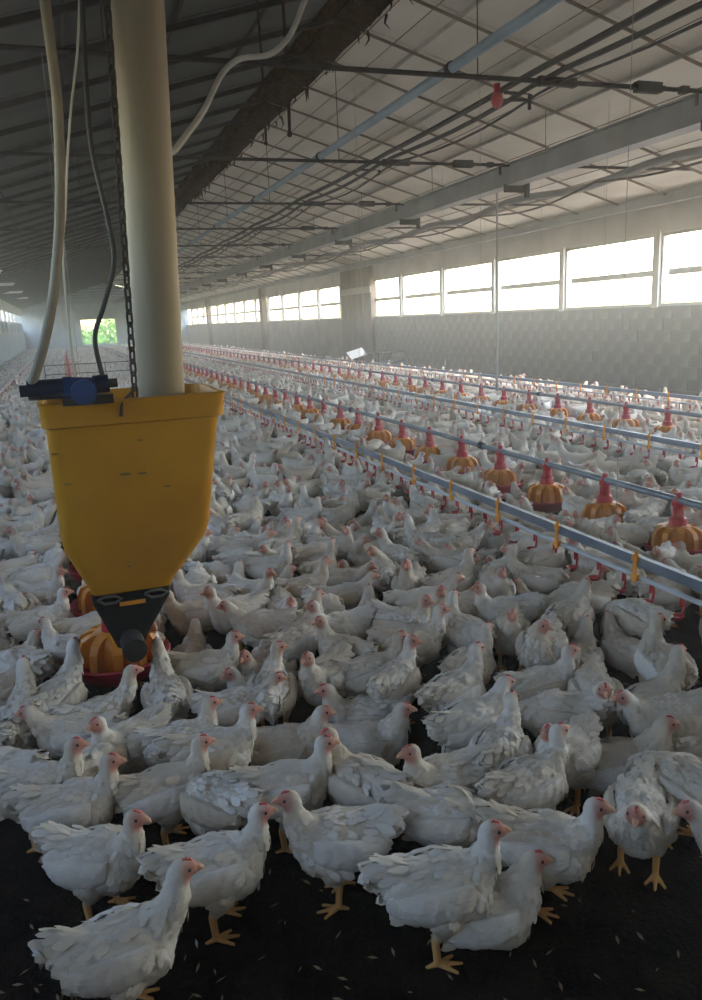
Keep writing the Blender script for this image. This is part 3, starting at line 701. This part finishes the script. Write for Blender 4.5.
def build_pose(name, P):
    b = Blob(); dz = P['dz']
    # trunk: deep rounded breast, broad back, narrowing to the rump
    b.ell((.000, 0, .193+dz), (.110, .088, .080), .06)
    b.ell((.046, 0, .178+dz), (.078, .084, .086), .3)
    b.ell((.018, 0, .150+dz), (.078, .072, .062), .1)
    b.ell((-.050, 0, .196+dz), (.078, .078, .070), -.18)
    b.ell((-.062, 0, .162+dz), (.058, .064, .060), -.3)
    b.chain([(-.090, 0, .214+dz), (-.138, 0, .238+dz)], [.054, .030])
    b.chain([(x, y, z+dz) for x, y, z in P['neck']], P['r'])
    H = head_matrix(P)
    def hp(x, y, z): p = H @ Vector((x, y, z)); return (p.x, p.y, p.z)
    b.chain([hp(-.006, 0, 0), hp(.008, 0, .0), hp(.020, 0, -.004)], [.0240, .0220, .0148], 1)
    if dz == 0:
        for s in (-1, 1):
            fx = .014*s
            b.chain([(.005, s*.046, .150), (.012+fx, s*.050, .112)], [.050, .026])
            b.chain([(.012+fx, s*.050, .112), (-.008+fx, s*.049, .080), (-.004+fx, s*.049, .018)], [.024, .0115, .0095])
            for a, L in ((-.5, .050), (0.05, .060), (.6, .050), (math.pi, .026)):
                b.chain([(-.004+fx, s*.049, .014), (-.004+fx+L*.5*math.cos(a), s*.049+L*.5*math.sin(a), .010), (-.004+fx+L*math.cos(a), s*.049+L*math.sin(a), .0062)], [.0075, .0062, .0048])
    me = bpy.data.meshes.new('raw'); me.from_pydata(np.concatenate(b.v).tolist(), [], b.f); me.update()
    hi = eval_mod(me, REMESH=dict(mode='VOXEL', voxel_size=.0040)); bpy.data.meshes.remove(me)
    v = get_v(hi); e = np.empty(len(hi.edges)*2, np.int32); hi.edges.foreach_get('vertices', e); e = e.reshape(-1, 2)
    deg = np.bincount(e.ravel(), minlength=len(v))[:, None]
    hc = np.array(head_matrix(P).translation)
    dh = np.linalg.norm(v-hc, axis=1)
    def soft(x, a, bb): t = np.clip((x-a)/(bb-a), 0, 1); return t*t*(3-2*t)
    wgt = (soft(v[:, 2], .09 if dz == 0 else -1, .12 if dz == 0 else -.5)*.6*(.35+.65*soft(dh, .03, .06)))[:, None]
    for _ in range(11):
        acc = np.zeros_like(v); np.add.at(acc, e[:, 0], v[e[:, 1]]); np.add.at(acc, e[:, 1], v[e[:, 0]])
        v = v+wgt*(acc/deg-v)
    set_v(hi, v)
    nrm = np.empty(len(v)*3, np.float32); hi.vertices.foreach_get('normal', nrm); nrm = nrm.reshape(-1, 3)
    fw_ = soft(v[:, 2], .10 if dz == 0 else -1, .13 if dz == 0 else -.5)*soft(dh, .028, .055)
    d = np.empty(len(v))
    for i, p in enumerate(v):
        q = Vector((p[0]*24, p[1]*34, p[2]*34)); f1 = noise.voronoi(q)[0][0]
        d[i] = .0075*(.45-f1)+.004*noise.noise(Vector((p[0]*60, p[1]*110, p[2]*110)))+.011*noise.noise(Vector((p[0]*15, p[1]*15+4, p[2]*17)))
    v = v+nrm*(d*fw_)[:, None]; set_v(hi, v)
    if dz != 0: v[:, 2] = np.maximum(v[:, 2], .004); set_v(hi, v)
    return hi
def tint_mesh(me, P, material):
    v = get_v(me); H = np.array(head_matrix(P).inverted())
    l = v@H[:3, :3].T+H[:3, 3]
    def soft(x, a, b): t = np.clip((x-a)/(b-a), 0, 1); return t*t*(3-2*t)
    dh = np.linalg.norm(l, axis=1)
    face = soft(l[:, 0], -.018, .004)*(1-soft(dh, .030, .042))*(1-.45*soft(l[:, 2], .012, .024))
    leg = 1-soft(v[:, 2], .085, .100) if P['dz'] == 0 else np.zeros(len(v))
    dirt = .55*(1-soft(v[:, 2]-P['dz'], .10, .19))*(1-leg)
    c = np.stack([face, leg, dirt, np.zeros(len(v))], 1).astype(np.float32)
    a = me.color_attributes.new('tint', 'FLOAT_COLOR', 'POINT'); a.data.foreach_set('color', c.ravel())
    me.materials.clear(); me.materials.append(material)
    me.polygons.foreach_set('use_smooth', [True]*len(me.polygons)); me.update()
    return me
LOD = {}
for nm, P in POSES.items():
    hi = build_pose(nm, P); nt_ = len(hi.polygons)*2
    for lv, target in (('near', 7500), ('mid', 2200), ('low', 380), ('far', 90)):
        me = eval_mod(hi, DECIMATE=dict(ratio=min(1, target/nt_))); me.name = 'hen_body'
        LOD[nm, lv] = tint_mesh(me, P, M['plumage'] if lv in ('near', 'mid') else M['plumage_flock'])
    bpy.data.meshes.remove(hi)
# wings: a folded wing shell of overlapping feather rows lying over the flank
def wing_mesh(s, nu, nv):
    vs = []; 
    def surf(u, v):
        x = .070-.205*u                                            # shoulder to tip
        ztop = .236-.014*u+.012*math.sin(math.pi*min(u*1.2, 1)); half = .047*math.sin(math.pi*min(1, .10+u*.78))**.7*(1-.25*u)+.006
        rag = .010*abs(math.sin(u*15))*max(0, v)*(u > .25)
        z = ztop-half-v*half-rag - .01*u
        q = 1-((x+.005)/.150)**2-((z-.195)/.105)**2
        y = .094*math.sqrt(max(q, .06))-.002
        row = (u*5.5+abs(v)*.7) % 1.0; col = abs(math.sin((v*3.4+int(u*5.5+abs(v)*.7)*.5)*math.pi))
        th = .0100*(1-v*v)**.5*min(1, u*6+.25)*(1-.35*u)+.0065*row*(.4+.6*col)-.012*max(0, v)**3
        return x, y+th, z
    for i in range(nu+1):
        for j in range(nv+1):
            x, y, z = surf(i/nu, -1+2*j/nv); vs.append((x, s*y, z))
    n0 = len(vs)
    for i in range(nu+1):
        for j in range(nv+1):
            x, y, z = vs[i*(nv+1)+j]; vs.append((x, y-s*.014, z))
    fs = []
    w_ = nv+1
    for i in range(nu):
        for j in range(nv):
            q = (i*w_+j, (i+1)*w_+j, (i+1)*w_+j+1, i*w_+j+1); fs.append(q if s < 0 else q[::-1]); q2 = tuple(k+n0 for k in q); fs.append(q2[::-1] if s < 0 else q2)
    ring = [i*w_ for i in range(nu+1)]+[nu*w_+j for j in range(1, nv+1)]+[i*w_+nv for i in range(nu-1, -1, -1)]+[j for j in range(nv-1, 0, -1)]
    for a, b in zip(ring, ring[1:]+ring[:1]): fs.append((a, b, b+n0, a+n0))
    return MB().add(vs, fs).mesh('wing', M['plumage'])
WING = {(s, lv): wing_mesh(s, nu, nv) for s in (-1, 1) for lv, nu, nv in (('near', 30, 14), ('mid', 12, 6))}
def tail_mesh(n):
    m = MB()
    for k in range(n):
        t = (k/(n-1)-.5)*2; a = t*.55; L = .088-.012*abs(t)+random.uniform(-.008, .008); wv = .017
        R = Matrix.Translation((-.112, t*.016, .226-.014*abs(t))) @ Matrix.Rotation(math.pi+a, 4, 'Z') @ Matrix.Rotation(-.42+.16*abs(t), 4, 'Y') @ Matrix.Rotation(t*.5, 4, 'X')
        pr_ = [(0, .006), (.3, .014), (.65, .018), (.88, .014), (1.0, .004)]
        top = [R @ Vector((L*q, wv_, .004)) for q, wv_ in pr_]+[R @ Vector((L*q, -wv_, .004)) for q, wv_ in reversed(pr_)]
        bot = [p-Vector((0, 0, .004)) for p in top]; c = len(top)
        m.add(top+bot, [tuple(range(c)), tuple(reversed(range(c, 2*c)))]+[(i, i+c, (i+1) % c+c, (i+1) % c) for i in range(c)])
    return m.mesh('tail', M['plumage'])
TAIL = {'near': tail_mesh(11), 'mid': tail_mesh(5)}
def beak_mesh():
    m = MB(); m.tube([(.022, 0, .001), (.032, 0, .0), (.041, 0, -.004), (.046, 0, -.010)], .008, 8, taper=[.0095, .0082, .005, .001])
    m.tube([(.022, 0, -.008), (.032, 0, -.0085), (.039, 0, -.010)], .006, 8, taper=[.0075, .0055, .0015]); return m.mesh('beak', 'beak')
BEAK = beak_mesh()
def comb_mesh():
    prof = [(-.006, .017), (-.003, .0250), (.001, .0230), (.005, .0265), (.009, .0230), (.013, .0240), (.018, .018), (.022, .013), (.023, .007), (.010, .011)]
    n = len(prof); t = .0035
    vs = [(x, -t, z) for x, z in prof]+[(x, t, z) for x, z in prof]
    m = MB().add(vs, [tuple(reversed(range(n))), tuple(range(n, 2*n))]+[(i, (i+1) % n, (i+1) % n+n, i+n) for i in range(n)])
    return m.mesh('comb', 'comb', smooth=False)
COMB = comb_mesh()
def feather_coat(nm, lv, count):                                    # loose body feathers lying back over the trunk
    P = POSES[nm]; me = LOD[nm, lv]; v = get_v(me); nn = np.empty(len(v)*3, np.float32); me.vertices.foreach_get('normal', nn); nn = nn.reshape(-1, 3)
    hc = np.array(head_matrix(P).translation); ok = np.where((v[:, 2]-P['dz'] > .15) & (np.linalg.norm(v-hc, axis=1) > .060))[0]
    m = MB(); g = np.random.default_rng(5); taken = []
    for i in g.permutation(ok):
        p = v[i]
        if any((p[0]-t[0])**2+(p[1]-t[1])**2+(p[2]-t[2])**2 < .0145**2 for t in taken): continue
        taken.append(p)
        if len(taken) > count: break
        nv = Vector(nn[i]); back = Vector((-1, g.uniform(-.3, .3), -.45+g.uniform(-.25, .25)))
        if p[0] > .075: back = Vector((-.35, g.uniform(-.3, .3), -1))
        d = (back-nv*back.dot(nv))
        if d.length < .05: continue
        d.normalize(); sd = nv.cross(d); L = g.uniform(.030, .046)*(1.25 if p[0] < -.06 else 1); wv = L*g.uniform(.24, .32); rear = min(1, max(0, (.03-p[0])/.12)); L *= .68+.32*rear; lift = g.uniform(-.02, .05)+rear*g.uniform(.0, .16)
        c = Vector(p)-nv*.004
        def q(a, w_, h): return c+d*L*a+sd*wv*w_+nv*(.0035+L*h*.8)
        m.add([q(0, -.4, 0), q(0, .4, 0), q(.45, 1, lift*.25), q(.45, -1, lift*.25), q(.45, 0, lift*.25+.10), q(.85, .7, lift*.7), q(.85, -.7, lift*.7), q(1.05, 0, lift), q(0, 0, .04)],
              [(0, 8, 4, 3), (8, 1, 2, 4), (3, 4, 6), (4, 2, 5), (4, 5, 7), (4, 7, 6)])
    o = m.mesh('feather_coat', M['plumage']); cl_ = np.zeros((len(o.vertices), 4), np.float32)
    vv = get_v(o); t = np.clip((vv[:, 2]-P['dz']-.10)/.09, 0, 1); cl_[:, 2] = .55*(1-t*t*(3-2*t))
    a_ = o.color_attributes.new('tint', 'FLOAT_COLOR', 'POINT'); a_.data.foreach_set('color', cl_.ravel()); return o
COAT = {(nm, lv): feather_coat(nm, lv, c) for nm in POSES for lv, c in (('near', 330), ('mid', 120))}
EYE = MB().sphere((0, 0, 0), .0042, 8, 6).mesh('eye', 'eye')

CR = np.array([RM[0, 0], RM[1, 0]]); CR /= np.linalg.norm(CR); CF = np.array([-CR[1], CR[0]])
def world_heading(deg):
    a = math.radians(deg); d = math.cos(a)*CR+math.sin(a)*CF; return math.atan2(d[1], d[0])
def place_hen(x, y, rz, pose, lv, label, group, s=1.0):
    P = POSES[pose]; o = thing('hen', label, 'hen', (x, y, 0), group, rz); o.scale = (s, s, s)
    link('body', LOD[pose, lv], o)
    for sd in (-1, 1): wg = link('wing', WING[sd, lv], o); wg.location.z = P['dz']
    t = link('tail', TAIL[lv], o); t.location.z = P['dz']
    tag(link('feather_coat', COAT[pose, lv], o), kind='stuff')
    H = head_matrix(P)
    for nm, me in (('beak', BEAK), ('comb', COMB)): c = link(nm, me, o); c.matrix_local = H
    if lv == 'near':
        for sd in (-1, 1): c = link('eye', EYE, o); c.matrix_local = H @ Matrix.Translation((.0105, sd*.0195, .005))
    return o
# the hens that can be picked out one by one: body centre in the photograph, heading (0 = to the right, 90 = away), pose, size, label
HENS = [
 (122, 947, 18, 'tall', 1.0, 'large white hen with stretched neck nearest the viewer at bottom left, facing right'),
 (98, 857, -12, 'up', .98, 'white hen standing alone on dark litter above the bottom left hen, facing right'),
 (216, 866, 14, 'up', 1.0, 'white hen on orange legs facing right, beak to beak with a pink-faced hen'),
 (338, 838, 186, 'up', 1.0, 'white hen facing left with red face, beak to beak with another hen'),
 (440, 884, 4, 'up', 1.04, 'frontmost white hen on the right standing side-on with pale yellow leg'),
 (484, 908, 6, 'sit', 1.0, 'hen half hidden behind the frontmost right-hand hen, only head and breast clear'),
 (546, 842, -22, 'up', 1.0, 'white hen facing right in front of the hen that faces the viewer'),
 (640, 812, 246, 'fwd', 1.0, 'round white hen facing the viewer at the front right edge of the flock'),
 (752, 842, 180, 'fwd', 1.0, 'hen at the right edge of the picture, only its pink head showing'),
 (448, 815, -14, 'low', 1.0, 'hen with lowered head behind the frontmost right-hand hen, feathered back showing'),
 (447, 780, 205, 'up', .98, 'hen with raised red face looking left above the hen with lowered head'),
 (528, 784, 32, 'up', 1.0, 'hen seen from behind looking right, left of the hen that faces the viewer'),
 (566, 752, 228, 'up', .96, 'hen facing left with pink face behind the hen looking right'),
 (500, 752, 62, 'up', .98, 'hen seen from behind with tail feathers down in the middle right'),
 (470, 722, 32, 'fwd', .98, 'hen turned away to the right with spread tail beside the dark gap'),
 (455, 692, 42, 'up', 1.0, 'white hen with raised head standing behind the dark gap'),
 (368, 742, 0, 'sit', 1.0, 'cream hen sitting side-on facing right beside the dark gap'),
 (362, 716, 190, 'sit', 1.0, 'hen sitting with head to the left behind the cream hen'),
 (288, 746, 2, 'sit', 1.0, 'cream hen facing right, its face meeting another red-faced hen'),
 (362, 782, 140, 'lookl', 1.0, 'fluffed hen showing its soiled rump beside the two meeting faces'),
 (286, 787, 8, 'up', 1.0, 'white hen facing right below the two meeting faces'),
 (165, 790, 22, 'up', .98, 'hen with bluish wing facing right above the pair standing beak to beak'),
 (214, 798, 150, 'low', .96, 'hen with drooping wing and lowered head above the pair beak to beak'),
 (214, 752, 12, 'up', 1.0, 'hen facing right with red comb left of the cream sitting hen'),
 (236, 706, 10, 'fwd', .92, 'small hen leaning right with red face right of the hopper foot'),
 (167, 695, 112, 'tall', .96, 'hen seen from behind stretching its neck into the red pan'),
 (180, 742, 20, 'up', .92, 'hen with raised pink face right below the hen feeding at the red pan'),
 (130, 742, 236, 'up', .96, 'hen facing the viewer and left below the red pan'),
 (98, 716, 25, 'tall', .92, 'hen with thin upright neck just below the red pan'),
 (76, 734, 184, 'fwd', .94, 'hen facing left with low pink head below the red pan'),
 (38, 788, 8, 'up', 1.0, 'hen at the left edge facing right with open beak'),
 (72, 806, 8, 'up', 1.0, 'hen facing right with drooping tail above the lone hen on litter'),
 (96, 762, 70, 'low', .96, 'hen with bluish back bent away between two right-facing hens'),
 (20, 722, 100, 'tall', 1.0, 'hen seen from behind with upright neck at the left edge'),
 (58, 698, 78, 'tall', .98, 'hen reaching its head into the left side of the red pan'),
 (-6, 772, 175, 'fwd', 1.0, 'hen cut off by the left edge of the picture, only its rump showing'),
 (622, 764, 4, 'sit', 1.08, 'large cream hen lying side-on facing right at the right front'),
 (682, 782, 120, 'low', 1.04, 'hen bent away behind the large lying cream hen'),
 (664, 716, 195, 'fwd', .98, 'hen reaching left with low pink head near the right edge'),
 (652, 704, 35, 'tall', .98, 'hen with upright neck facing right near the right edge'),
 (698, 738, 20, 'sit', 1.0, 'hen cut off by the right edge above the large lying hen'),
 (596, 694, 262, 'fwd', 1.0, 'hen walking towards the viewer with hanging wings, right of centre'),
 (558, 712, 170, 'low', .98, 'hen with domed back and hidden head left of the hen walking forward'),
 (540, 686, 14, 'up', .96, 'hen facing right beside a pink-faced neighbour right of centre'),
 (664, 664, 96, 'lookr', 1.04, 'big hen seen from behind under the red drinker cups'),
 (206, 668, 4, 'up', .98, 'hen facing right directly right of the black hopper foot'),
 (272, 690, 92, 'lookr', .98, 'hen seen from behind beside the small hen leaning right'),
 (22, 664, 150, 'low', 1.0, 'hen with bent head at the left edge beside the hopper'),
 (40, 622, 20, 'up', 1.0, 'hen with raised head left of the hopper foot meeting another face'),
 (92, 628, 30, 'fwd', 1.0, 'hen feeding at the second red pan left of the hopper foot'),
 (296, 640, 50, 'tall', 1.0, 'white hen with upright neck behind the cream hens in the middle'),
 (340, 628, 205, 'up', 1.0, 'hen facing left with pink face in the middle of the flock'),
 (412, 642, 8, 'up', 1.02, 'hen facing right with raised head behind the dark gap'),
 (505, 612, 190, 'up', 1.0, 'white hen looking left in the crowd before the drinker line'),
 (372, 672, 18, 'up', .98, 'hen facing right left of the dark gap, neck raised'),
 (395, 680, 60, 'lookr', .96, 'hen seen from behind at the left rim of the dark gap'),
]
spots = []                                                          # x, y, heading, pose, scale, label, placed by eye
for px, py, hd, pose, s, lab in HENS:
    p = at_z(px, py, (.195+POSES[pose]['dz'])*s); spots.append([p[0], p[1], world_heading(hd), pose, s, lab])
cell = {}
def key(x, y): return (int(math.floor(x/.3)), int(math.floor(y/.3)))
def near(x, y, rad):
    kx, ky = key(x, y)
    for i in (-1, 0, 1):
        for j in (-1, 0, 1):
            for q in cell.get((kx+i, ky+j), ()):
                if (q[0]-x)**2+(q[1]-y)**2 < rad*rad: return True
    return False
for q in spots: cell.setdefault(key(q[0], q[1]), []).append(q)
GAPS = [at_z(px, py, 0)[:2].tolist()+[rr] for px, py, rr in ((118, 712, .20), (95, 700, .16), (140, 700, .16), (130, 735, .14), (402, 718, .17), (300, 712, .12), (640, 735, .10), (440, 735, .1))]
PNAMES = ['up', 'up', 'up', 'fwd', 'fwd', 'lookl', 'lookr', 'low', 'sit', 'sit', 'sit', 'sit', 'sit', 'tall', 'back']
def accept(x, y):
    px, py, dep = proj((x, y, .18))
    if dep < .5 or px < -330 or px > 1120: return False
    if proj((x, y, 0))[1] > 742: return False
    for gx, gy, rr in GAPS:
        if (x-gx)**2+(y-gy)**2 < rr*rr: return False
    return True
PANROWS = ((.07, 3.42), (BX, at_z(678, 537, RIM+.03)[1]), (DX_, at_z(670, 432, RIM+.03)[1]))
fill = []
for (ya, yb, rad, tries) in ((2.6, 9, .188, 14000), (9, 30, .215, 42000), (30, 64.5, .235, 52000)):
    for _ in range(tries):
        x = rng.uniform(XL+.2, 8.45); y = rng.uniform(ya, yb)
        if near(x, y, rad) or not accept(x, y): continue
        q = [x, y, rng.uniform(0, 2*math.pi), PNAMES[rng.integers(len(PNAMES))], float(rng.uniform(.90, 1.06)), None]
        if any(abs(x-lx) < .13 for lx in (2.42, 4.94, 7.5)) and rng.random() < .9: continue            # gangways kept under the drinker lines
        if any((x-lx+.13)**2+(((y-fy+.14+.355) % .71)-.355)**2 < .275**2 for lx, fy in PANROWS) and y < 24: continue      # room at the pans
        cell.setdefault(key(x, y), []).append(q); fill.append(q)
CIRC = ((-.105, .062), (0, .085), (.10, .066))
def clash(q, h, o):
    t = 0
    for a, ra in CIRC:
        ax, ay = q[0]+a*math.cos(h), q[1]+a*math.sin(h)
        for b, rb_ in CIRC:
            d = math.hypot(ax-o[0]-b*math.cos(o[2]), ay-o[1]-b*math.sin(o[2])); t += max(0, ra+rb_-d)
    return t
for q in fill:                                                      # turn each near hen so that it fits between its neighbours
    if q[1] > 11: continue
    kx, ky = key(q[0], q[1]); ns = [o for i in (-1, 0, 1) for j in (-1, 0, 1) for o in cell.get((kx+i, ky+j), ()) if o is not q]
    hs_ = [q[2]]+[rng.uniform(0, 2*math.pi) for _ in range(9)]; q[2] = min(hs_, key=lambda h: sum(clash(q, h, o) for o in ns))
fill.sort(key=lambda q: proj((q[0], q[1], .15))[2])
def in_view(q):
    px, py, dep = proj((q[0], q[1], .18)); return -15 < px < 717 and py < 1010
def zone(q):
    px, py, dep = proj((q[0], q[1], .2)); x, y = q[0], q[1]
    st = {'up': 'head-up', 'tall': 'long-necked', 'fwd': 'forward-leaning', 'low': 'head-down', 'lookl': 'head-turned-left', 'lookr': 'head-turned-right', 'sit': 'sitting', 'back': 'backward-looking'}[q[3]]
    if px < 62 and y < 7: w_ = 'left of the yellow hopper'
    elif x < .75 and px < 225: w_ = 'behind the yellow hopper'
    elif x > BX+.1: w_ = 'beyond the nearer row of pan feeders'
    elif x > 2.48: w_ = 'between nearest drinker line and pan feeders'
    elif x > 2.05: w_ = 'beside the nearest drinker line'
    elif y < 3.6: w_ = 'among the front hens'
    elif y < 4.2: w_ = 'just behind the front hens'
    elif y < 4.8: w_ = 'a few rows behind the front hens'
    elif y < 5.5: w_ = 'midway between hopper and drinker line'
    elif y < 6.4: w_ = 'in the dense crowd beyond the middle'
    else: w_ = 'in the packed crowd farther back'
    d_ = (math.degrees(q[2])-math.degrees(world_heading(0))) % 360
    face = ('facing right', 'facing away right', 'facing away', 'facing away left', 'facing left', 'facing front left', 'facing the viewer', 'facing front right')[int((d_+22.5)//45) % 8]
    return '%s white hen %s, %s' % (st, face, w_), 'white hens '+w_
for q in spots:
    dep = proj((q[0], q[1], .15))[2]
    place_hen(*q[:4], 'near', q[5], 'hens at the front of the flock', q[4])
left = 300-len(spots); flock = []; single = []
for q in fill:
    if left > 0 and in_view(q): single.append((q,)+zone(q)); left -= 1
    else: flock.append(q)
alike = {}
for q, lab, g in single: alike.setdefault(lab, []).append(proj((q[0], q[1], .2))[0])
NUM = ('two', 'three', 'four', 'five', 'six', 'seven', 'eight')
for q, lab, g in single:
    xs_ = sorted(alike[lab]); n_ = len(xs_)
    if n_ > 1:                                                      # tell look-alikes apart by their order from the left
        i_ = xs_.index(proj((q[0], q[1], .2))[0])
        lab += ', '+('leftmost' if i_ == 0 else 'rightmost' if i_ == n_-1 else order[i_]+' from left')+(' of '+NUM[n_-2] if i_ in (0, n_-1) else '')
    place_hen(*q[:4], 'near' if proj((q[0], q[1], .15))[2] < 3.9 else 'mid', lab, g, q[4])
# everything farther back: one flock of real, small hens
cache = {}
for k in LOD:
    if k[1] != 'near':
        me = LOD[k]; me.calc_loop_triangles(); f = np.empty(len(me.loop_triangles)*3, np.int32); me.loop_triangles.foreach_get('vertices', f)
        c = np.empty(len(me.vertices)*4, np.float32); me.color_attributes['tint'].data.foreach_get('color', c); cache[k] = (get_v(me), f.reshape(-1, 3), c.reshape(-1, 4))
V, T_, Cc = [], [], []; n = 0
for q in flock:
    dep = proj((q[0], q[1], .15))[2]; v, f, c = cache[q[3], 'mid' if dep < 5.5 else 'low' if dep < 17 else 'far']
    ca, sa = math.cos(q[2])*q[4], math.sin(q[2])*q[4]
    V.append(np.stack([v[:, 0]*ca-v[:, 1]*sa+q[0], v[:, 0]*sa+v[:, 1]*ca+q[1], v[:, 2]*q[4]], 1)); T_.append(f+n); n += len(v)
    c = c.copy(); c[:, 3] = rng.random(); Cc.append(c)
V = np.concatenate(V).astype(np.float32); T_ = np.concatenate(T_).astype(np.int32); Cc = np.concatenate(Cc).astype(np.float32)
me = bpy.data.meshes.new('flock'); me.vertices.add(len(V)); me.vertices.foreach_set('co', V.ravel())
me.loops.add(T_.size); me.loops.foreach_set('vertex_index', T_.ravel()); me.polygons.add(len(T_)); me.polygons.foreach_set('loop_start', np.arange(0, T_.size, 3, dtype=np.int32))
me.polygons.foreach_set('use_smooth', np.ones(len(T_), bool)); me.update(calc_edges=True)
a = me.color_attributes.new('tint', 'FLOAT_COLOR', 'POINT'); a.data.foreach_set('color', Cc.ravel()); me.materials.append(M['plumage_flock'])
tag(link('flock', me), 'thousands of distant white hens packed to the far end of the house', 'flock', kind='stuff')
for k in list(LOD):
    if k[1] in ('low', 'far'): bpy.data.meshes.remove(LOD[k])

# loose bits on the litter
m = MB(); mf = MB()
for i in range(620):
    x = random.uniform(-.6, 2.4); y = random.uniform(1.0, 3.6); L = random.uniform(.006, .018); a = random.uniform(0, math.pi); c_, s_ = math.cos(a)*L, math.sin(a)*L
    z = random.uniform(.0, .006); t = .25
    (mf if i % 40 == 0 else m).add([(x-c_, y-s_, z), (x+s_*t, y-c_*t, z+.003), (x+c_, y+s_, z+.002), (x-s_*t, y+c_*t, z)], [(0, 1, 2, 3)])
tag(m.build('litter_shavings', 'straw', smooth=False), 'scattered wood shavings on the dark litter in front', 'litter', kind='stuff')
tag(mf.build('shed_feathers', 'down', smooth=False), 'tiny shed white feathers scattered on the dark litter', 'feathers', kind='stuff')

# ================================================================== DUSTY AIR AND WINDOW GLOW
hz = MB().box((XL+.03, Y0+.03, .01), (XR-.03, Y1-.03, ZE)).build('dusty_air_glow', None, smooth=False)
m = bpy.data.materials.new('dust_haze_glow'); m.use_nodes = True; t = m.node_tree; t.nodes.clear()
ou = t.nodes.new('ShaderNodeOutputMaterial'); vsn = t.nodes.new('ShaderNodeVolumeScatter')
vsn.inputs['Density'].default_value = .0105; vsn.inputs['Anisotropy'].default_value = .8; vsn.inputs['Color'].default_value = (.93, .96, 1, 1)  # forward scatter added to stand in for window bloom, besides the haze
t.links.new(vsn.outputs[0], ou.inputs['Volume']); hz.data.materials.append(m)
tag(hz, 'thin dusty haze in the house, standing in for window bloom too', 'haze', kind='stuff')
